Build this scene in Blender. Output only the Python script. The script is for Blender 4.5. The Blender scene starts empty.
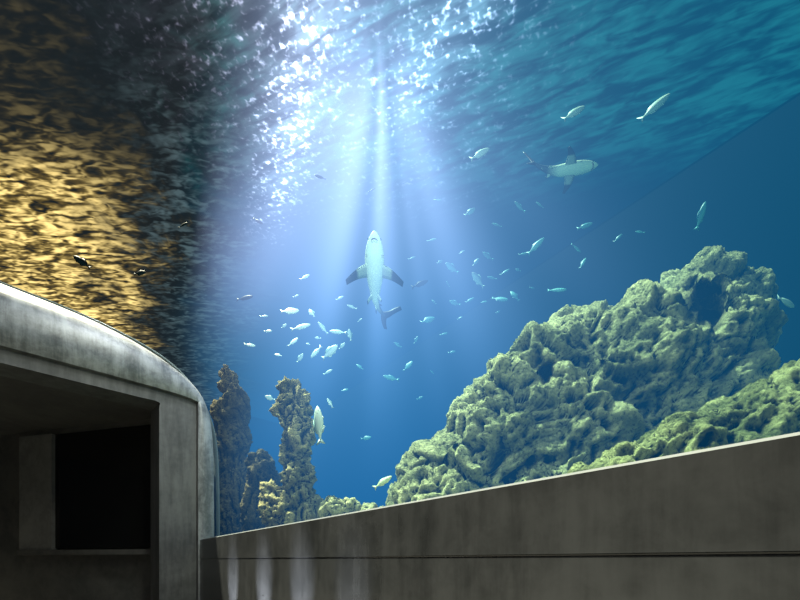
import bpy, bmesh, math, random
from mathutils import Vector, Matrix, noise
random.seed(7)
S=bpy.context.scene
COL=S.collection
S.view_settings.view_transform='Standard'
EYE=1.3; F=400.0; H=10.0
def P(px,py,Y): return Vector(((px-400)/F*Y, Y, EYE+(560-py)/F*Y))
# ---------------------------------------------------------------- camera
cd=bpy.data.cameras.new('camera'); cam=bpy.data.objects.new('camera',cd); COL.objects.link(cam)
cd.sensor_width=36; cd.lens=18.0; cd.shift_y=0.325; cd.clip_start=0.02; cd.clip_end=300
cam.location=(0,0,EYE); cam.rotation_euler=(math.radians(90),0,0); S.camera=cam
# ---------------------------------------------------------------- node helper
class NB:
    def __init__(s,name):
        s.mat=bpy.data.materials.new(name); s.mat.use_nodes=True
        s.t=s.mat.node_tree; s.t.nodes.clear()
        s.out=s.t.nodes.new('ShaderNodeOutputMaterial')
    def n(s,ty,**kw):
        nd=s.t.nodes.new(ty)
        for k,v in kw.items(): setattr(nd,k,v)
        return nd
    def put(s,inp,v):
        if v is None: return
        if isinstance(v,bpy.types.NodeSocket): s.t.links.new(v,inp)
        else:
            if inp.type=='RGBA' and len(v)==3: v=(*v,1)
            inp.default_value=v
    def m(s,op,a,b=None,c=None,clamp=False):
        nd=s.n('ShaderNodeMath',operation=op,use_clamp=clamp)
        s.put(nd.inputs[0],a); s.put(nd.inputs[1],b); s.put(nd.inputs[2],c)
        return nd.outputs[0]
    def add(s,a,b): return s.m('ADD',a,b)
    def mul(s,a,b): return s.m('MULTIPLY',a,b)
    def sub(s,a,b): return s.m('SUBTRACT',a,b)
    def sin(s,x,f,ph=0.0): return s.m('SINE',s.add(s.mul(x,f),ph))
    def ss(s,x,lo,hi,a=0.0,b=1.0):
        nd=s.n('ShaderNodeMapRange',interpolation_type='SMOOTHSTEP')
        s.put(nd.inputs['Value'],x); nd.inputs['From Min'].default_value=lo; nd.inputs['From Max'].default_value=hi
        nd.inputs['To Min'].default_value=a; nd.inputs['To Max'].default_value=b
        return nd.outputs[0]
    def gauss(s,x,c,w):
        d=s.mul(s.sub(x,c),1.0/w)
        return s.m('EXPONENT',s.mul(s.mul(d,d),-1.0))
    def mix(s,f,a,b):
        nd=s.n('ShaderNodeMix',data_type='RGBA'); s.put(nd.inputs[0],f); s.put(nd.inputs[6],a); s.put(nd.inputs[7],b)
        return nd.outputs[2]
    def cscale(s,col,f):
        nd=s.n('ShaderNodeVectorMath',operation='SCALE')
        if isinstance(col,bpy.types.NodeSocket): s.t.links.new(col,nd.inputs[0])
        else: nd.inputs[0].default_value=col[:3]
        s.put(nd.inputs['Scale'],f); return nd.outputs[0]
    def cadd(s,a,b):
        nd=s.n('ShaderNodeVectorMath',operation='ADD'); 
        s.t.links.new(a,nd.inputs[0]); s.t.links.new(b,nd.inputs[1]); return nd.outputs[0]
    def pos(s):
        g=s.n('ShaderNodeNewGeometry'); x=s.n('ShaderNodeSeparateXYZ'); s.t.links.new(g.outputs['Position'],x.inputs[0])
        return x.outputs[0],x.outputs[1],x.outputs[2]
    def comb(s,x,y,z):
        c=s.n('ShaderNodeCombineXYZ'); s.put(c.inputs[0],x); s.put(c.inputs[1],y); s.put(c.inputs[2],z); return c.outputs[0]
    def noise(s,vec,scale,detail=3,rough=0.5,dist=0.0,dim='3D'):
        nd=s.n('ShaderNodeTexNoise',noise_dimensions=dim)
        if vec is not None: s.t.links.new(vec,nd.inputs['Vector'])
        nd.inputs['Scale'].default_value=scale; nd.inputs['Detail'].default_value=detail
        nd.inputs['Roughness'].default_value=rough; nd.inputs['Distortion'].default_value=dist
        return nd.outputs['Fac']
    def bsdf(s,col,rough=0.8,normal=None,spec=0.3,metal=0.0):
        b=s.n('ShaderNodeBsdfPrincipled'); s.put(b.inputs['Base Color'],col); s.put(b.inputs['Roughness'],rough)
        b.inputs['Specular IOR Level'].default_value=spec; b.inputs['Metallic'].default_value=metal
        if normal is not None: s.t.links.new(normal,b.inputs['Normal'])
        s.t.links.new(b.outputs[0],s.out.inputs['Surface']); return b
    def bump(s,h,strength=0.5,dist=0.05):
        b=s.n('ShaderNodeBump'); b.inputs['Strength'].default_value=strength; b.inputs['Distance'].default_value=dist
        s.t.links.new(h,b.inputs['Height']); return b.outputs[0]
    def ocoord(s):
        return s.n('ShaderNodeTexCoord').outputs['Object']
# ---------------------------------------------------------------- materials
def concrete(name,a,b,rough=0.6,sc=1.0,bs=0.35,streak=0.0):
    k=NB(name); v=k.n('ShaderNodeNewGeometry').outputs['Position']
    n1=k.noise(v,1.3*sc,5,0.6,0.6); n2=k.noise(v,9*sc,6,0.65,0.3); n3=k.noise(v,60*sc,3,0.6)
    f=k.add(k.mul(n1,0.65),k.mul(n2,0.35))
    if streak:
        mp=k.n('ShaderNodeMapping'); mp.inputs['Scale'].default_value=(3.0,3.0,0.35); k.t.links.new(v,mp.inputs[0])
        n4=k.noise(mp.outputs[0],2.2,5,0.65,0.3); f=k.add(k.mul(f,1-streak),k.mul(n4,streak))
    f=k.ss(f,0.36,0.64)
    c=k.mix(f,a,b)
    h=k.add(k.mul(n2,0.6),k.mul(n3,0.25))
    k.bsdf(c,rough,k.bump(h,bs,0.01),0.5); return k.mat
m_conc=concrete('dark_concrete',(0.014,0.0155,0.0175),(0.038,0.041,0.046),0.24,0.7,0.04,0.3)
m_post=concrete('post_concrete',(0.036,0.037,0.039),(0.10,0.102,0.105),0.5,1.3,0.1,0.5)
m_conc_l=concrete('pale_concrete',(0.07,0.077,0.085),(0.30,0.318,0.335),0.38,2.0,0.08,0.45)
m_conc_d=concrete('lobby_concrete',(0.045,0.045,0.045),(0.08,0.078,0.075))  # dark grey concrete of the lobby wall, ceiling and sill
def plain(name,c,rough=0.6,spec=0.3):
    k=NB(name); n=k.noise(k.ocoord(),6,3); k.bsdf(k.mix(k.mul(n,0.5),c,tuple(x*0.7 for x in c)),rough,None,spec); return k.mat
m_black=plain('dark_glass',(0.006,0.006,0.006),0.25)
m_seal=plain('sealant',(0.50,0.56,0.60),0.4)
m_edge=plain('acrylic_edge',(0.12,0.15,0.15),0.15,0.6)
m_floor=plain('floor_screed',(0.06,0.06,0.06),0.5)
m_sand=plain('sand',(0.35,0.33,0.22),0.9)
m_tank=plain('blue_tank_paint',(0.0006,0.008,0.018),0.9,0.05)
m_tankdark=plain('dark_tank_paint',(0.002,0.008,0.016),0.9,0.05)
def rockmat(name,light,mid,dark):
    k=NB(name); g=k.n('ShaderNodeNewGeometry'); v=g.outputs['Position']
    n1=k.noise(v,0.9,5,0.6,0.8); n2=k.noise(v,6,7,0.70,0.3); n3=k.noise(v,24,5,0.75,0.2)
    f=k.ss(k.add(k.mul(n1,0.55),k.mul(n2,0.45)),0.41,0.59)
    c=k.mix(f,mid,light)
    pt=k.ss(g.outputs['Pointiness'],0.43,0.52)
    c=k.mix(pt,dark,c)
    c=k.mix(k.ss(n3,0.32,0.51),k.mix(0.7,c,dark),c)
    at=k.n('ShaderNodeAttribute',attribute_name='hollow_shade'); c=k.mix(at.outputs['Fac'],c,(0.005,0.009,0.007,1))  # paints shade into cavities and pits as near-black colour
    vo=k.n('ShaderNodeTexVoronoi'); k.t.links.new(v,vo.inputs['Vector']); vo.inputs['Scale'].default_value=12.0
    pit=k.ss(vo.outputs['Distance'],0.05,0.30)
    h=k.add(k.add(k.mul(n2,0.9),k.mul(n3,0.8)),k.mul(pit,0.25))
    k.bsdf(c,0.9,k.bump(h,1.0,0.24),0.1); return k.mat
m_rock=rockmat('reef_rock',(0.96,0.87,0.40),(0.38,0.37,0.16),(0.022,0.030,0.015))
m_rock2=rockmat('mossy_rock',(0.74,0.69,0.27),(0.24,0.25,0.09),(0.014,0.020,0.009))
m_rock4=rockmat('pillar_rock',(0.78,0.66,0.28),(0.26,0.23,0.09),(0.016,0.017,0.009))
m_rock3=rockmat('dark_rock',(0.20,0.165,0.07),(0.06,0.055,0.028),(0.005,0.006,0.004))  # darker brown colour set for two of the pillars
# ---------------------------------------------------------------- helpers
def link(o,parent=None):
    COL.objects.link(o)
    if parent: o.parent=parent
    return o
def mesh_obj(name,verts,faces,mat,smooth=False,parent=None):
    me=bpy.data.meshes.new(name); me.from_pydata([tuple(v) for v in verts],[],faces); me.update()
    bm=bmesh.new(); bm.from_mesh(me); bmesh.ops.recalc_face_normals(bm,faces=bm.faces); bm.to_mesh(me); bm.free()
    if smooth:
        for p in me.polygons: p.use_smooth=True
    if mat: me.materials.append(mat)
    return link(bpy.data.objects.new(name,me),parent)
def tag(o,label,cat,group=None,kind=None):
    o['label']=label; o['category']=cat
    if group: o['group']=group
    if kind: o['kind']=kind
def struct(o,label,cat): tag(o,label,cat,kind='structure')
def prism(name,pts,z0,z1,mat,parent=None):
    n=len(pts); v=[(x,y,z0) for x,y in pts]+[(x,y,z1) for x,y in pts]
    f=[tuple(range(n)),tuple(range(n,2*n))]+[(i,(i+1)%n,n+(i+1)%n,n+i) for i in range(n)]
    return mesh_obj(name,v,f,mat,parent=parent)
# ---------------------------------------------------------------- ledge wall (right)
D=Vector((-0.6178,0.7863,0)); NW=Vector((0.7863,0.6178,0)); A0=Vector((1.12,1.12,0))
def sweep(name,prof,p0,p1,nrm,mat):
    v=[]; n=len(prof)
    for p in (p0,p1):
        for o,z in prof: v.append(p+nrm*o+Vector((0,0,z)))
    f=[tuple(range(n)),tuple(range(n,2*n))]+[(i,(i+1)%n,n+(i+1)%n,n+i) for i in range(n)]
    return mesh_obj(name,v,f,mat)
far=A0+D*7.48; near=A0-D*3.0
e=EYE
wr=sweep('wall_right',[(0,e+0.35),(0.0,e+0.026),(0.006,e+0.023),(0.008,e+0.018),(0.003,e+0.013),(0.003,0),(0.45,0),(0.45,e+0.35)],near,far,NW,m_conc)
struct(wr,'dark grey concrete parapet with a horizontal groove below the glass','wall')
t1=sweep('trim_1',[(0.004,e+0.351),(0.004,e+0.360),(0.05,e+0.360),(0.05,e+0.351)],near,far,NW,m_seal)
struct(t1,'thin pale sealant strip at the base of the viewing glass','trim')
# ---------------------------------------------------------------- arch wall (left)
C=Vector((-3.5,7.0,0)); LD=Vector((-0.7071,-0.7071,0)); LN=Vector((-0.7071,0.7071,0))
def W(t,z,d): return C+LD*t+LN*d+Vector((0,0,EYE+z))
def smoothcurve(pts,k=4):
    out=[]
    for i in range(len(pts)-1):
        p0=pts[max(i-1,0)];p1=pts[i];p2=pts[i+1];p3=pts[min(i+2,len(pts)-1)]
        for j in range(k):
            u=j/k
            out.append(tuple(0.5*((2*b)+(-a+c)*u+(2*a-5*b+4*c-d)*u*u+(-a+3*b-3*c+d)*u**3) for a,b,c,d in zip(p0,p1,p2,p3)))
    out.append(pts[-1]); return out
outer=smoothcurve([(5.5,3.84),(4,3.84),(2.5,3.78),(1.4,3.69),(0.55,3.46),(0.06,3.12),(-0.22,2.66),(-0.33,2.1),(-0.35,0.8),(-0.35,-1.3)])
inner=smoothcurve([(5.5,2.82),(4,2.82),(2.5,2.82),(1.4,2.82),(0.5,2.81),(0.08,2.77),(0.03,2.66),(0.03,1.97),(0.03,0.8),(0.03,-1.3)])
mid=[((a[0]*0.75+b[0]*0.25),(a[1]*0.75+b[1]*0.25)) for a,b in zip(outer,inner)]
inn2=[(a+0.012,b-0.015) for a,b in inner]
opn=smoothcurve([(5.5,2.62),(4,2.62),(2.5,2.62),(1.4,2.62),(0.9,2.62),(0.62,2.615),(0.61,2.5),(0.61,1.97),(0.61,0.8),(0.61,-1.3)])
rings=[(outer,0.62),(outer,0.30),(mid,0.06),(inner,0.0),(inn2,0.07),(opn,0.08),(opn,0.62)]
v=[];f=[];n=len(outer)
for r,d in rings:
    for t,z in r: v.append(W(t,z,d))
for i in range(len(rings)):
    j=(i+1)%len(rings)
    for k in range(n-1): f.append((i*n+k,i*n+k+1,j*n+k+1,j*n+k))
wl=mesh_obj('wall_left',v,f,m_conc_l,True)
wl.data.materials.append(m_post)
for i,p in enumerate(wl.data.polygons):
    rg=i//(n-1)
    if rg in (3,4,5): p.material_index=1; p.use_smooth=False
struct(wl,'pale grey concrete portal with rounded corner around an opening','wall')
eo=smoothcurve([(5.5,3.88),(4,3.88),(2.5,3.82),(1.4,3.74),(0.53,3.52),(0.03,3.18),(-0.27,2.72),(-0.42,2.1),(-0.46,0.9),(-0.46,0.36)])
v=[];f=[];m=len(eo)
for (dt,d) in ((0,0.32),(0.02,0.32),(0.02,0.60),(0,0.60)):
    for i,(t,z) in enumerate(eo):
        v.append(W(t+dt*(1 if i>14 else 0.2),z-dt*(1 if i<28 else 0.2),d))
for i in range(4):
    j=(i+1)%4
    for k in range(m-1): f.append((i*m+k,i*m+k+1,j*m+k+1,j*m+k))
t4=mesh_obj('trim_4',v,f,m_edge,True); struct(t4,'thin curved edge of the acrylic pane around the portal','trim')
def wallq(name,a,b,z0,z1,th,mat):
    a=Vector((a[0],a[1],0)); b=Vector((b[0],b[1],0)); d=(b-a).normalized(); nn=Vector((-d.y,d.x,0))
    if nn.y<0: nn=-nn
    return sweep(name,[(0,z0),(0,z1),(th,z1),(th,z0)],a,b,nn,mat)
LA=(-9.5,8.72); LB=(-3.95,7.26)
lob=wallq('wall_lobby',LA,LB,0,EYE+2.63,0.12,m_conc_d); struct(lob,'dark concrete inner wall of the lobby','wall')
ce=prism('ceiling',[(-3.9,7.40),(-4.05,8.3),(-9.5,9.0),(-9.5,2.6),(-8.2,2.6)],EYE+2.63,EYE+2.78,m_conc_d); struct(ce,'dark concrete lobby ceiling','ceiling')
def onlob(px,py,off):
    a=Vector(LA);b=Vector(LB);k=(px-400)/F
    s=(k*a.y-a.x)/((b.x-a.x)-k*(b.y-a.y)); q=a+(b-a)*s
    d=(b-a).normalized(); nn=Vector((d.y,-d.x)); 
    if nn.y>0: nn=-nn
    q2=q+nn*off
    return Vector((q2.x,q2.y,EYE+(560-py)/F*q.y))
def slab(name,px0,px1,z0,z1,o0,o1,mat,parent=None):
    v=[]
    for o in (o0,o1):
        a=onlob(px0,0,o);b=onlob(px1,0,o)
        v+=[(a.x,a.y,z0),(b.x,b.y,z0),(b.x,b.y,z1),(a.x,a.y,z1)]
    return mesh_obj(name,v,[(0,1,2,3),(4,5,6,7),(0,1,5,4),(1,2,6,5),(2,3,7,6),(3,0,4,7)],mat,parent=parent)
m_conc_m=concrete('frame_concrete',(0.10,0.10,0.10),(0.16,0.16,0.158))
w1=slab('window_1',58,172,EYE+0.24,EYE+2.5,0.01,0.05,m_black); struct(w1,'unlit black glazed opening in the lobby wall','window')
t2=slab('trim_2',26,58,EYE+0.2,EYE+2.50,0.005,0.12,m_conc_m); struct(t2,'grey concrete pier beside the black opening','trim')
t3=slab('trim_3',26,172,EYE+0.1,EYE+0.2,0.005,0.16,m_conc_d); struct(t3,'concrete sill below the black opening','trim')
fl=prism('floor',[(5,-4),(2.9,-0.9),(-3.5,7.0),(-3.9,7.9),(-9.5,8.7),(-9.5,-4)],-0.1,0,m_floor); struct(fl,'dark screed corridor floor','floor')
# ---------------------------------------------------------------- tank shell
B0=(14.5,0.96); B1=(-8.0,30.1); B2=(-22,17)
wb=wallq('wall_back',B0,B1,0,EYE+H,0.3,m_tank); struct(wb,'deep blue far wall of the aquarium tank','wall')
wf=wallq('wall_far',B2,B1,0,EYE+H,0.3,m_tankdark); struct(wf,'dark end wall of the aquarium tank','wall')
sb=prism('sand_bed',[(4.4,-2.0),(-3.0,7.4),(-4.3,8.6),(-12,14),(-18,18),(-8,29.5),(14.2,1.1),(14.2,-2)],1.0,1.4,m_sand)
tag(sb,'pale sandy bed of the aquarium tank','sand',kind='stuff')
# water body (density only exists on the tank side of the viewing glass)
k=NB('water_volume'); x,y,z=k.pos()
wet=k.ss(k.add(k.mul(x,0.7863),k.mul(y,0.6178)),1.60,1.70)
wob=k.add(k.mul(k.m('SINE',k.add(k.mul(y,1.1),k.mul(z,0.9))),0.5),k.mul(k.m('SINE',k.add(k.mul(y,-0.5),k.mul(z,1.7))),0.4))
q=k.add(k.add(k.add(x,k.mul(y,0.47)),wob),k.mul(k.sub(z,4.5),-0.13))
shade=k.ss(q,-1.9,2.1)  # dims the water's own glow to paint the unlit left side
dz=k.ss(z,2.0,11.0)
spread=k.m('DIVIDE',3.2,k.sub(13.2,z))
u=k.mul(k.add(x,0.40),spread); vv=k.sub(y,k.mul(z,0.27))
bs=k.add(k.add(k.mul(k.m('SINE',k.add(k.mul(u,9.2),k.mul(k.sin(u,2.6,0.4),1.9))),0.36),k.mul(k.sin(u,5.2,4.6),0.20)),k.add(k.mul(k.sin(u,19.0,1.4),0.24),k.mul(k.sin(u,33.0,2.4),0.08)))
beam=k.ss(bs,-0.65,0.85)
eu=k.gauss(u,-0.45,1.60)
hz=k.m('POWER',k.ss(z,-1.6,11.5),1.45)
glow=k.mul(k.mul(eu,hz),k.add(k.mul(k.gauss(vv,5.4,2.7),0.80),k.mul(k.mul(k.gauss(vv,5.3,0.72),k.ss(z,1.5,6.5)),k.mul(beam,2.7))))  # haze and light shafts painted as volume emission, not cast by a lamp
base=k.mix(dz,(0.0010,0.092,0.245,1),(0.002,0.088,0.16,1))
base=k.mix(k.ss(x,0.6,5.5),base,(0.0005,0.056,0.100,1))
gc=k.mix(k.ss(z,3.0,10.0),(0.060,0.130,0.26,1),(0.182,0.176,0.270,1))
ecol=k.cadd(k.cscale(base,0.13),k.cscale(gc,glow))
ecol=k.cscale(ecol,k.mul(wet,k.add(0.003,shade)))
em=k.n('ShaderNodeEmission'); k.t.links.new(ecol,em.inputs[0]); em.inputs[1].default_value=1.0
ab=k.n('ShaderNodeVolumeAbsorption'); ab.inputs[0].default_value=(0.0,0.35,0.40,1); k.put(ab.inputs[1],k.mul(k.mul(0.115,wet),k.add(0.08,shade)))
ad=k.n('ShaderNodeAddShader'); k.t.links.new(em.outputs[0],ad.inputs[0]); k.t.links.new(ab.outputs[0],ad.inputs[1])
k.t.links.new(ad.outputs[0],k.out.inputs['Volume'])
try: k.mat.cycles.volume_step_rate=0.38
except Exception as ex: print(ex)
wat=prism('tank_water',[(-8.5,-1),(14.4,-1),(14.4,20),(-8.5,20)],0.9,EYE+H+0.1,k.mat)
tag(wat,'clear blue water filling the aquarium tank, with painted glow and light shafts','water',kind='stuff')
# water surface: ripple light, glitter and gold reflection painted in as emission
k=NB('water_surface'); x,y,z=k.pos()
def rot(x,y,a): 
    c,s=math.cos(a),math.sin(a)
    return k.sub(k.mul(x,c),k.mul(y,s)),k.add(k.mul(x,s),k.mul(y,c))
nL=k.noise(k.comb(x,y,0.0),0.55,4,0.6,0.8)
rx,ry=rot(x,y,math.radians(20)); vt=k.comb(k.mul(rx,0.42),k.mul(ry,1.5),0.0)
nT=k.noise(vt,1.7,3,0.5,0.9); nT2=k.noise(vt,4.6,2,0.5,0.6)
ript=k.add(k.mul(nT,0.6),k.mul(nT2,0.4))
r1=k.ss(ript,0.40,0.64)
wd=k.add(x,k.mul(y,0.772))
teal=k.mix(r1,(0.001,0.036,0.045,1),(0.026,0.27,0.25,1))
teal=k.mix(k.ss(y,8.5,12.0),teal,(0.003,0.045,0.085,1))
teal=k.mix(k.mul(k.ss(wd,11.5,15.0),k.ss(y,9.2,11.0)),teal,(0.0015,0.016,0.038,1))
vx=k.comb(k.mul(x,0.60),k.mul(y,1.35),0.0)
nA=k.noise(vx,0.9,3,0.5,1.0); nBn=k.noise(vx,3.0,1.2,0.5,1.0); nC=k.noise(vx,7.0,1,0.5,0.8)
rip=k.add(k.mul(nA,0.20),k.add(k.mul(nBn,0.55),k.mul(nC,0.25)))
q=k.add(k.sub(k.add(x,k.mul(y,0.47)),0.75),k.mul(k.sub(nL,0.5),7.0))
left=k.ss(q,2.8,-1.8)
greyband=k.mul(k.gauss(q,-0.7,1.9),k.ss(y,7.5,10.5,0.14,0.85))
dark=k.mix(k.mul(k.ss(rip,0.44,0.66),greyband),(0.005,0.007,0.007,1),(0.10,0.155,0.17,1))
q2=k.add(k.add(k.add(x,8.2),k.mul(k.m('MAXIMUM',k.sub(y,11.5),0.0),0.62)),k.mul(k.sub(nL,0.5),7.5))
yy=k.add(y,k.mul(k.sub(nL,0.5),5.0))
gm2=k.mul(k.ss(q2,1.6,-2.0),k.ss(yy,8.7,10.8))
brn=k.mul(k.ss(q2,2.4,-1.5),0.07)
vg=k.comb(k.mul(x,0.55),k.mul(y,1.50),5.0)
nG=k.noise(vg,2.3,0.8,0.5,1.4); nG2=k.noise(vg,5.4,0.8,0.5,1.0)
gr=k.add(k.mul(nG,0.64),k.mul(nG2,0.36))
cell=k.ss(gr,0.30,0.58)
gold=k.mix(k.ss(gr,0.42,0.68),(0.24,0.155,0.028,1),(1.45,1.08,0.38,1))  # warm reflection painted into the surface colour
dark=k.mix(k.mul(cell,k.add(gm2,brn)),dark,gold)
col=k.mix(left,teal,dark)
# sun glitter painted into the surface emission
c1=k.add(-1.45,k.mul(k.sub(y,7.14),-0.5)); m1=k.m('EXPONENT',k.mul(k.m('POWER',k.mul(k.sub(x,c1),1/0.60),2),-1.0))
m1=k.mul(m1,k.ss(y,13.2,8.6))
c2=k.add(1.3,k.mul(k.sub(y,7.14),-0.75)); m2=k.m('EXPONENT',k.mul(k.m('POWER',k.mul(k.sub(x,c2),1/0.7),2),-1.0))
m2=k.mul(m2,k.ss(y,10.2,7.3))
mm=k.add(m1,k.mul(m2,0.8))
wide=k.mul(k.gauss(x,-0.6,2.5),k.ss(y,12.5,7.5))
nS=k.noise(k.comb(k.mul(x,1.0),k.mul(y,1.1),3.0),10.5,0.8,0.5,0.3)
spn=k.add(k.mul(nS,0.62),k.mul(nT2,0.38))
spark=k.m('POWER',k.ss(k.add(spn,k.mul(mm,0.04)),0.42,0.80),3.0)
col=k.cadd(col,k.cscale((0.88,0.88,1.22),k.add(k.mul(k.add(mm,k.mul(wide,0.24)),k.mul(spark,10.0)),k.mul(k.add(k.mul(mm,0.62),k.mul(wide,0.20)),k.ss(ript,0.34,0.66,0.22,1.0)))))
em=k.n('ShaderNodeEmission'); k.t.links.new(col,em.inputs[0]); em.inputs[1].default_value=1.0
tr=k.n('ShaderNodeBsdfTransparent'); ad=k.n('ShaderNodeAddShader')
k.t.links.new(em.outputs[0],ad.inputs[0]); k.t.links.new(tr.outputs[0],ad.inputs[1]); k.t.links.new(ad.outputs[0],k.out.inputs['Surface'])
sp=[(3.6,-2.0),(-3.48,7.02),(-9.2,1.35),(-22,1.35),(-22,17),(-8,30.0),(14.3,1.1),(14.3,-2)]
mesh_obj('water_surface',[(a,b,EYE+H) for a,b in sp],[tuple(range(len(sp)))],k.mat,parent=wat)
# ---------------------------------------------------------------- rocks
def chain(pts,step=5.0):
    out=[]
    for a,b in zip(pts[:-1],pts[1:]):
        n=max(1,int(math.hypot(b[0]-a[0],b[1]-a[1])/step))
        for i in range(n):
            t=i/n; out.append(tuple(p+(q-p)*t for p,q in zip(a,b)))
    out.append(tuple(pts[-1])); return out
CP=Vector((0,0,EYE))
def rock(name,balls,voxel,mat,label,amp=0.16,cav=(),seed=0,zb=1.3,fq=1.0,group=None,smooth=10,rg=0.18,lo=1.4,fine=0.46,zs=1.0,crk=1.0):
    bm=bmesh.new()
    for b in balls:
        px,py,Y,r=b[:4]; sy=b[4] if len(b)>4 else 1.0
        c=P(px,py,Y); R=r*Y/F
        M=Matrix.Translation(c)@Matrix.Diagonal((R,R*sy,R,1))
        bmesh.ops.create_icosphere(bm,subdivisions=3,radius=1.0,matrix=M)
    me=bpy.data.meshes.new('tmp'); bm.to_mesh(me); bm.free()
    o=bpy.data.objects.new('tmp',me); COL.objects.link(o)
    md=o.modifiers.new('r','REMESH'); md.mode='VOXEL'; md.voxel_size=voxel
    sm=o.modifiers.new('s','SMOOTH'); sm.factor=0.5; sm.iterations=smooth
    dg=bpy.context.evaluated_depsgraph_get(); dg.update()
    me2=bpy.data.meshes.new_from_object(o.evaluated_get(dg))
    bpy.data.objects.remove(o); 
    me2.name=name
    co=[v.co.copy() for v in me2.vertices]; no=[v.normal.copy() for v in me2.vertices]
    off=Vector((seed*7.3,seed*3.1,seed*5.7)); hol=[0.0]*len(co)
    for i,v in enumerate(me2.vertices):
        p=co[i]; q=(p+off)*fq; q.z*=zs
        q=q+noise.noise_vector(q*0.9)*0.45+noise.noise_vector(q*3.3)*0.12
        d=noise.fractal(q*0.85,1.0,2.0,3)*lo
        d+=(noise.ridged_multi_fractal(q*1.3,0.8,2.15,6,1.0,2.2)-1.15)*rg
        ds=noise.voronoi(q*1.25)[0]; d+=(min((ds[1]-ds[0])*1.6,0.45)-0.32)*1.3*crk
        ds=noise.voronoi(q*3.4)[0]; d+=(min((ds[1]-ds[0])*1.6,0.40)-0.27)*0.35*crk
        d+=noise.fractal(q*5.0,0.6,2.1,5)*fine
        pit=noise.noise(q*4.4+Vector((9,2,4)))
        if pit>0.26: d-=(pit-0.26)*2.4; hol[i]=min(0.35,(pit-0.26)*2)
        d+=0.30*(abs(((p.z*1.4+p.x*0.7+noise.noise(q*1.2)*1.5)%1.0)-0.5)*2-0.5)
        nv=p+no[i]*max(-3.0,min(1.3,d))*amp
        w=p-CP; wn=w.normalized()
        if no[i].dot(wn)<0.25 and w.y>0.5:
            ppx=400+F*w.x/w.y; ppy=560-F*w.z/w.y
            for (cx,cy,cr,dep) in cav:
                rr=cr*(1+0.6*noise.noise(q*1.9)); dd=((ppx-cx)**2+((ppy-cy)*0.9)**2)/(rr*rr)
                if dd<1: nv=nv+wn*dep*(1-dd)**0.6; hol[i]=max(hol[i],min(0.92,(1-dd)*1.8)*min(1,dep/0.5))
        if nv.z<zb: nv.z=zb
        v.co=nv
    a=me2.attributes.new('hollow_shade','FLOAT','POINT')  # per-vertex amount of painted cavity shade
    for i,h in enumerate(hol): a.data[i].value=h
    for p in me2.polygons: p.use_smooth=True
    me2.materials.clear(); me2.materials.append(mat)
    ob=link(bpy.data.objects.new(name,me2)); tag(ob,label,'rock',group); return ob
Y=6.0
big=[(427,482,22),(420,520,24),(448,460,27),(475,430,32),(506,406,39),(538,380,42),(586,364,51),(635,362,57),(682,356,54),(682,405,60),(640,435,70),(560,445,70),
     (478,490,46),(560,520,80),(650,520,90),(700,480,68),(440,520,50),(692,296,30),(722,316,28),(718,348,39),(692,332,44),(652,320,21),(520,357,16),(508,371,15),(560,334,18),(600,320,18),(690,445,58),(620,404,68),(515,450,60)]
bb=[(a,b,Y+(0.4 if b<330 else 0),r,1.2) for a,b,r in big]+[(698,316,7.4,32),(716,334,7.4,30),(692,364,7.6,48),(640,359,7.4,46)]
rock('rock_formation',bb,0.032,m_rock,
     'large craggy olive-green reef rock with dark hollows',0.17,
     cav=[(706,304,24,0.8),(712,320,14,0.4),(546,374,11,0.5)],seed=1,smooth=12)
fg=[(518,512,14),(548,502,20),(580,490,28),(625,480,38),(680,462,45),(740,446,53),(800,430,63),(860,420,76),(700,530,80),(800,530,100),(600,545,50),(900,520,100)]
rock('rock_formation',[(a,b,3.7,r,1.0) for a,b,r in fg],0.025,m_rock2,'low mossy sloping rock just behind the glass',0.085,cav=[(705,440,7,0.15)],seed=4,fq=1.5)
pB=chain([(291,388,7),(294,404,12),(299,432,13),(294,455,13),(297,478,16),(299,500,18),(300,522,21),(298,545,24)])+chain([(272,490,9),(276,502,13),(284,514,18)])+chain([(281,410,6),(284,424,8),(290,436,11)])
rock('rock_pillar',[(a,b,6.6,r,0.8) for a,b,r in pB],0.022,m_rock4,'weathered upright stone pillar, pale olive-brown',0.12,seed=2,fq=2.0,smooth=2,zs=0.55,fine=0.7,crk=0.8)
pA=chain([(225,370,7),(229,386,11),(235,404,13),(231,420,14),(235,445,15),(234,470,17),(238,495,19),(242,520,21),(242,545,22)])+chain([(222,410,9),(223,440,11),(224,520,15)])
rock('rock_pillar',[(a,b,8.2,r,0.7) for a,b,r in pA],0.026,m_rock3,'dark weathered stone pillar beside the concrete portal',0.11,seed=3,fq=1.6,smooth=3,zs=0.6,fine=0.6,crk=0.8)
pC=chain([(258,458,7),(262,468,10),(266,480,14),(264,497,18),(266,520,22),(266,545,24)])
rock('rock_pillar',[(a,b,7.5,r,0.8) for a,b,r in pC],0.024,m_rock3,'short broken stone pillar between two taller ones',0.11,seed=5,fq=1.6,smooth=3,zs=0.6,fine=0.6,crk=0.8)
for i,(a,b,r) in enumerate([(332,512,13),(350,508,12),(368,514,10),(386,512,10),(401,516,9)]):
    rock('rock',[(a,b,6.2,r),(a-2,b+14,6.2,r*1.0),(a+2,b+22,6.2,r*1.0),(a,b+34,6.2,r*1.0)],0.026,m_rock,'small pale reef rock on the sand',0.08,seed=10+i,fq=2.0,group='small reef rocks',smooth=4)
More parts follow.
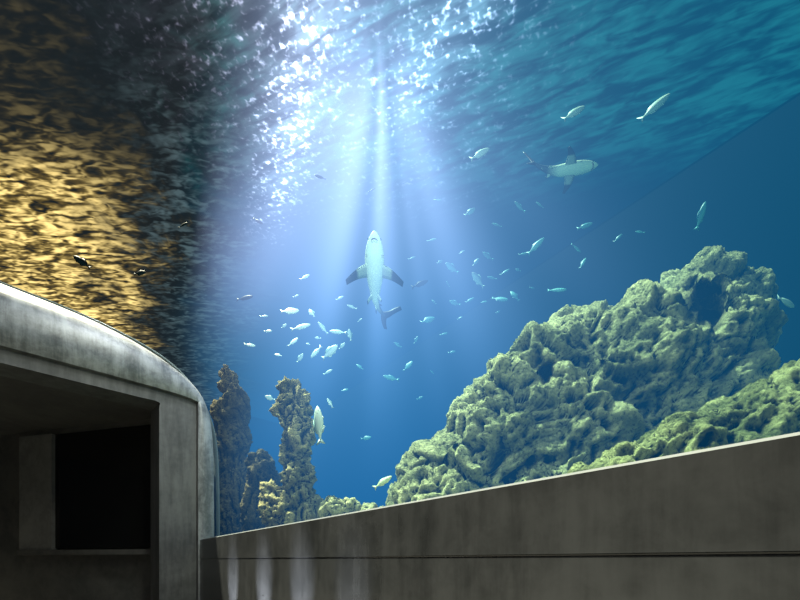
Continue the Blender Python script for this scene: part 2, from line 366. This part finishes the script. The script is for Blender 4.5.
# ---------------------------------------------------------------- sharks
k=NB('shark_skin'); at=k.n('ShaderNodeAttribute',attribute_name='tone'); sx=k.n('ShaderNodeSeparateColor'); k.t.links.new(at.outputs['Color'],sx.inputs[0])
nz=k.noise(k.ocoord(),7,4)
bk=k.mix(sx.outputs[0],(0.66,0.76,0.50,1),(0.03,0.05,0.06,1))
bk=k.mix(k.mul(nz,0.3),bk,k.cscale(bk,0.5))
bk=k.mix(sx.outputs[1],bk,(0.005,0.007,0.009,1)); k.bsdf(bk,0.5,None,0.3); m_shark=k.mat
m_eye=plain('eye_black',(0.005,0.005,0.005),0.15); m_mouth=plain('mouth_dark',(0.10,0.07,0.06),0.6)
def build_shark(L,bendf,fat,fs,dk):
    verts=[];faces=[];tone=[]
    st=[(0.500,0.004,0.004,0.0),(0.488,0.020,0.015,0.0),(0.460,0.040,0.030,0),(0.41,0.064,0.046,0),(0.35,0.081,0.060,0),(0.28,0.093,0.073,0),(0.20,0.096,0.080,0),(0.10,0.090,0.080,0),
        (0.0,0.074,0.073,0.002),(-0.10,0.054,0.060,0.004),(-0.20,0.036,0.043,0.006),(-0.28,0.024,0.030,0.008),(-0.34,0.018,0.022,0.010),(-0.39,0.014,0.018,0.012)]
    st=smoothcurve(st,3); NR=20
    for x,w,h,z0 in st:
        ft=1+(fat-1)*max(0,min(1,(x+0.30)/0.40))
        for j in range(NR):
            a=2*math.pi*j/NR; c,s=math.cos(a),math.sin(a)
            zz=h*s*(1.0 if s>0 else 0.86)*ft; verts.append(Vector((x,w*c*ft,z0+zz)))
            tone.append((min(1,max(0,(s+0.10)*3)+max(0,min(1,(dk-x)*6))),0))
    for i in range(len(st)-1):
        for j in range(NR): faces.append((i*NR+j,i*NR+(j+1)%NR,(i+1)*NR+(j+1)%NR,(i+1)*NR+j))
    faces.append(tuple(range(NR))); faces.append(tuple((len(st)-1)*NR+j for j in range(NR)))
    def fin(rl,rt,tl,tt,nrm,th,col,tip=0.75,bow=0.15,ns=9,sc=1.0):
        rl,rt,tl,tt,nrm=map(Vector,(rl,rt,tl,tt,nrm)); nrm.normalize(); b=len(verts); chord=rl-rt
        tl=rl+(tl-rl)*sc; tt=rl+(tt-rl)*sc
        for i in range(ns+1):
            s=i/ns; le=rl.lerp(tl,s)+chord*bow*math.sin(math.pi*s); te=rt.lerp(tt,s)+chord*bow*0.9*math.sin(math.pi*s)
            t=th*(1-s*0.85)
            for fr,k2 in ((0,0),(0.3,1),(0.7,0.6),(1,0),(0.7,-0.6),(0.3,-1)):
                verts.append(le.lerp(te,fr)+nrm*t*k2)
                tone.append((col, 1.0 if s>tip else 0.0))
        for i in range(ns):
            for j in range(6): faces.append((b+i*6+j,b+i*6+(j+1)%6,b+(i+1)*6+(j+1)%6,b+(i+1)*6+j))
        faces.append(tuple(b+ns*6+j for j in range(6)))
    for sg in (1,-1):
        fin((0.22,0.06*sg,-0.035),(0.07,0.06*sg,-0.035),(0.075,0.300*sg,-0.075),(0.030,0.290*sg,-0.075),(0,0.25*sg,1),0.010,0.60,0.46,sc=fs)
        fin((-0.09,0.03*sg,-0.04),(-0.15,0.03*sg,-0.03),(-0.15,0.085*sg,-0.06),(-0.175,0.08*sg,-0.06),(0,0.3*sg,1),0.006,0.35,0.8,sc=fs)
    fin((0.10,0,0.06),(-0.01,0,0.06),(-0.01,0,0.185),(-0.035,0,0.175),(0,1,0),0.009,1,0.65,sc=fs)
    fin((-0.20,0,0.035),(-0.25,0,0.03),(-0.25,0,0.08),(-0.265,0,0.075),(0,1,0),0.005,1,0.6,sc=fs)
    fin((-0.21,0,-0.025),(-0.26,0,-0.018),(-0.265,0,-0.065),(-0.28,0,-0.06),(0,1,0),0.005,0.3,0.6,sc=fs)
    fin((-0.31,0,0.015),(-0.41,0,-0.010),(-0.55,0,0.21),(-0.58,0,0.17),(0,1,0),0.016,1,-1,0.08)
    fin((-0.32,0,0.012),(-0.41,0,0.02),(-0.43,0,-0.13),(-0.46,0,-0.12),(0,1,0),0.014,1,-1,0.08)
    def tf(p): return bendf(p)*L
    return verts,faces,tone,tf
def bender(c,start,twist=0.0):
    def f(p):
        if p.x>=start: return Vector(p)
        s=start-p.x; sc=min(s,0.36); a=c*sc
        r=1/c
        x=start-r*math.sin(a); yy=r*(1-math.cos(a))
        if s>sc: x-=math.cos(a)*(s-sc); yy+=math.sin(a)*(s-sc)
        lat=Vector((math.sin(a),math.cos(a),0)); tw=twist*max(0,min(1,s/0.22))
        y2=p.y*math.cos(tw)-p.z*math.sin(tw); z2=p.y*math.sin(tw)+p.z*math.cos(tw)
        return Vector((x,yy,z2))+lat*y2
    return f
def shark(loc,fwd,up,L,c,label,fat=1.0,twist=0.0,fs=1.0,start=0.05,dk=-0.16):
    fwd=Vector(fwd).normalized(); up=Vector(up); up=(up-fwd*up.dot(fwd)).normalized(); lat=up.cross(fwd)
    R=Matrix((fwd,lat,up)).transposed()
    vs,fc,tn,tf=build_shark(L,bender(c,start,twist),fat,fs,dk)
    body=mesh_obj('shark',[tf(v) for v in vs],fc,m_shark,True)
    ca=body.data.color_attributes.new('tone','FLOAT_COLOR','POINT')
    for i,t in enumerate(tn): ca.data[i].color=(t[0],t[1],0,1)
    body.matrix_world=Matrix.Translation(loc)@R.to_4x4()
    tag(body,label,'shark')
    for sg in (1,-1):
        bm=bmesh.new(); bmesh.ops.create_uvsphere(bm,u_segments=12,v_segments=8,radius=0.009*L,matrix=Matrix.Translation(Vector((0.425,0.059*sg*fat,0.010))*L))
        me=bpy.data.meshes.new('eye'); bm.to_mesh(me); bm.free(); me.materials.append(m_eye); link(bpy.data.objects.new('eye',me),body)
        for g in range(5):
            gx=0.285-g*0.016; w=0.0925*fat
            pts=[Vector((gx,w*math.cos(a)*sg*1.01,fat*0.074*math.sin(a)*(1 if a>0 else .86)*1.01))*L for a in [ -0.75+ t*0.16 for t in range(8)]]
            v=[];f=[]
            for p in pts: v+= [p+Vector((0.002,0,0))*L,p-Vector((0.002,0,0))*L]
            for i in range(len(pts)-1): f.append((2*i,2*i+1,2*i+3,2*i+2))
            mesh_obj('gill_slit',v,f,m_mouth,parent=body)
    v=[];f=[]
    for i in range(13):
        a=math.radians(-75+150*i/12); r=0.040
        x=0.408+r*math.cos(a)*0.75; yv=r*math.sin(a)
        zz=-0.86*0.056*fat*math.sqrt(max(0,1-(yv/(0.07*fat))**2))*0.96-0.003
        for dx in (0.006,-0.006): v.append(Vector((x+dx,yv,zz))*L)
    for i in range(12): f.append((2*i,2*i+1,2*i+3,2*i+2))
    mesh_obj('mouth',v,f,m_mouth,parent=body)
    return body
shark(P(375,284,8.0),(0.03,-0.72,0.69),(0,0.69,0.72),1.66,3.6,'blacktip shark seen from below, pale belly, tail curled sideways',1.18,-0.85,1.18,-0.12,-0.16)
shark(P(559,171,8.8),(0.93,-0.30,-0.13),(0.02,0.62,0.75),1.58,-1.4,'blacktip shark gliding sideways with long dark tail',0.82,0.1,0.75,0.05,0.0)
# ---------------------------------------------------------------- fish
def fishmat(name,belly,back,spec=0.4):
    k=NB(name); s=k.n('ShaderNodeSeparateXYZ'); k.t.links.new(k.ocoord(),s.inputs[0])
    f=k.ss(s.outputs[2],-0.02,0.14)
    c=k.mix(f,belly,back); k.bsdf(c,0.45,None,spec); return k.mat
fm=[fishmat('silver_fish',(0.62,0.70,0.54,1),(0.24,0.38,0.30,1)),fishmat('teal_fish',(0.14,0.42,0.35,1),(0.04,0.18,0.20,1)),fishmat('dark_fish',(0.006,0.015,0.018,1),(0.002,0.004,0.006,1),0.02),fishmat('yellow_fish',(0.75,0.8,0.4,1),(0.3,0.4,0.2,1))]
def fish_mesh(deep,mat):
    st=smoothcurve([(0.5,0.004,0.006),(0.46,0.03,0.05),(0.38,0.055,0.10),(0.22,0.075,0.155),(0.05,0.075,0.17),(-0.12,0.055,0.13),(-0.25,0.03,0.07),(-0.34,0.014,0.035),(-0.38,0.010,0.034)],2)
    v=[];f=[];N=12
    for x,w,h in st:
        for j in range(N):
            a=2*math.pi*j/N; v.append((x,w*math.cos(a),h*deep*math.sin(a)))
    for i in range(len(st)-1):
        for j in range(N): f.append((i*N+j,i*N+(j+1)%N,(i+1)*N+(j+1)%N,(i+1)*N+j))
    f.append(tuple(range(N))); f.append(tuple((len(st)-1)*N+j for j in range(N)))
    def plate(pts,t=0.006,ax=1):
        b=len(v); n=len(pts); cx=sum(p[0] for p in pts)/n; cz=sum(p[1] for p in pts)/n
        for p in pts: v.append((p[0],0,p[1]))
        v.append((cx,t,cz)); v.append((cx,-t,cz))
        for i in range(n): f.append((b+i,b+(i+1)%n,b+n)); f.append((b+(i+1)%n,b+i,b+n+1))
    plate([(-0.36,0.03),(-0.52,0.15),(-0.50,0.07),(-0.45,0.0),(-0.50,-0.07),(-0.52,-0.15),(-0.36,-0.03)],0.008)
    plate([(0.22,0.14*deep),(0.12,0.21*deep),(-0.05,0.20*deep),(-0.22,0.13*deep),(-0.24,0.06*deep),(0.0,0.15*deep)])
    plate([(0.0,-0.15*deep),(-0.06,-0.21*deep),(-0.20,-0.14*deep),(-0.24,-0.06*deep)])
    plate([(0.24,-0.14*deep),(0.16,-0.21*deep),(0.12,-0.15*deep)])
    me=bpy.data.meshes.new('fish'); me.from_pydata(v,[],f); me.update()
    bm=bmesh.new(); bm.from_mesh(me); bmesh.ops.recalc_face_normals(bm,faces=bm.faces); bm.to_mesh(me); bm.free()
    for p in me.polygons: p.use_smooth=True
    me.materials.append(mat); return me
fmesh=[[fish_mesh(d,m) for d in (0.80,1.15)] for m in fm]
lab=['silvery pale fish swimming in open water','teal reef fish swimming in open water','small dark fish silhouetted against the water surface','yellow-green fish swimming near the rocks']
FL=[(655,107,32,35,0,8),(574,113,26,32,0,8.5),(480,154,22,30,0,9),(701,216,24,80,1,7.5),(536,246,20,40,1,9),(786,302,26,-12,0,6.8),(557,290,18,-10,1,8.5),
(320,177,14,15,2,8),(258,221,16,-35,2,9),(82,262,18,35,2,10),(140,273,14,10,2,10),(245,298,18,5,2,8.5),(183,225,12,20,2,10),(268,331,12,-5,0,9),(290,311,18,10,0,8),(301,327,20,20,0,8.3),(305,277,12,40,0,9),
(338,332,18,10,0,9),(323,328,13,50,0,9.5),(330,352,20,35,0,8.5),(352,307,14,15,0,10),(293,342,12,40,0,9),(316,352,15,-50,0,9),(391,378,15,10,1,9),(319,425,38,95,0,5.9),(366,438,13,10,1,9),
(383,482,22,35,3,5.5),(330,403,14,60,0,8),(420,284,16,20,2,10),(452,268,16,30,1,11),(478,280,18,40,0,11.5),(500,299,17,-20,1,11),(488,256,13,30,1,12),(428,320,17,30,1,11),(455,303,13,15,1,12),
(515,296,14,60,1,11),(497,225,14,20,1,11.5),(520,207,13,40,1,10.5),(585,226,15,15,1,9.5),(576,248,12,-30,1,9.5),(470,212,12,30,1,12),(360,367,13,40,1,10),(250,345,12,0,0,9),(350,335,14,80,0,9.5),(583,263,12,60,1,9),
(444,334,12,20,1,12),(408,366,14,45,1,10),(524,254,11,20,1,11),(278,355,11,20,0,9.5),(340,298,11,30,0,10),(312,313,13,60,0,9),(470,300,12,35,1,12),(398,345,11,30,1,11),(640,232,11,20,1,9),
(505,272,12,30,1,11.5),(618,238,10,40,1,9.0),(416,340,10,60,1,12),(328,372,10,30,0,10),(300,358,10,50,0,10),(432,240,10,20,1,12),(372,190,9,30,2,10),(438,200,9,10,1,12),(540,205,9,40,1,10),(270,398,10,20,0,9.2),(345,390,9,20,1,11),
(462,252,8,20,1,12),(476,262,8,50,1,12),(492,278,9,10,1,12),(440,262,8,30,1,12),(448,284,7,60,1,12.5),(484,302,8,20,1,12),(518,270,8,30,1,11.5),(532,288,8,0,1,11),(498,312,7,30,1,11.5),(460,318,8,20,1,12),(434,302,7,50,1,12.5),(412,258,7,20,1,12.5),(284,326,8,30,0,10),(318,338,8,0,0,10),(342,346,8,40,0,10),(308,344,7,20,0,10.5),(360,320,7,30,0,11),(296,296,7,20,0,10),(264,316,8,10,0,9.6),(420,398,7,20,1,11),(432,372,7,40,1,11.5),(452,352,7,10,1,11.5)]
for (px,py,ln,an,kd,Yf) in FL:
    Yf=min(Yf,F*9.3/(560-py))
    if ln<17: ln*=random.uniform(0.7,1.15)
    o=bpy.data.objects.new('fish',fmesh[kd][1 if (ln<22 and random.random()<0.35) else 0]); COL.objects.link(o)
    L=ln*Yf/F; a=math.radians(an); fl=-1 if random.random()<0.3 and ln<20 else 1
    fw=Vector((math.cos(a)*fl,random.uniform(-0.35,0.35),math.sin(a))).normalized()
    up=Vector((-math.sin(a)*fl,random.uniform(-0.1,0.6),abs(math.cos(a))+0.05)); up=(up-fw*up.dot(fw)).normalized(); lt=up.cross(fw)
    o.matrix_world=Matrix.Translation(P(px,py,Yf))@Matrix((fw,lt,up)).transposed().to_4x4()@Matrix.Diagonal((L,L,L,1))
    tag(o,lab[kd],'fish',['school of silvery fish','school of teal fish','dark fish near the surface','yellow fish by the rocks'][kd])
# ---------------------------------------------------------------- lights
def lamp(name,ty,loc,target,energy,color,**kw):
    ld=bpy.data.lights.new(name,ty); ld.energy=energy; ld.color=color
    for a,b in kw.items(): setattr(ld,a,b)
    o=link(bpy.data.objects.new(name,ld)); o.location=loc
    o.rotation_euler=(Vector(target)-Vector(loc)).to_track_quat('-Z','Y').to_euler(); return o
lamp('sun','SUN',(-11,12.0,30),(0,6.5,0),28.0,(1.0,0.94,0.68),angle=math.radians(2))
lamp('tank_fill','AREA',(0.9,1.6,7.5),(3.5,6.5,3.5),300,(1.0,0.98,0.74),size=1.2)  # unseen fill added to brighten the reef rock
lamp('tank_fill','AREA',(-0.6,3.5,9.0),(-0.2,9,6),400,(0.95,1.0,0.86),size=1.2)  # unseen fill added to lift the sharks and fish
lamp('pillar_fill','SPOT',(-0.2,3.6,8.0),(-2.1,7.0,2.6),480,(1.0,0.92,0.66),spot_size=math.radians(36),spot_blend=0.8)  # unseen spot added to brighten the pillars
lamp('gallery_fill','AREA',(-2.5,0.5,6.5),(3,7,4),50,(0.93,0.97,1.0),size=2.0)  # unseen fill added on the camera side for tank and concrete
lamp('portal_fill','AREA',(-2.6,5.2,8.0),(-4.4,6.4,4.6),125,(0.9,0.97,1.0),size=0.8)  # unseen fill added to brighten the portal band
for (t,pw) in ((2.4,150),(3.3,420),(4.3,480),(5.5,420)):
    b=A0+D*t; lamp('streak_spot','SPOT',b-NW*0.55+Vector((0,0,0.15)),b+Vector((0,0,EYE-0.35)),pw,(0.97,0.98,1.0),spot_size=math.radians(34),spot_blend=1.0)  # unseen spots added to make pale streaks on the parapet
w=bpy.data.worlds.new('world'); S.world=w; w.use_nodes=True
bg=w.node_tree.nodes['Background']; bg.inputs[0].default_value=(0.5,0.75,1,1); bg.inputs[1].default_value=0.012
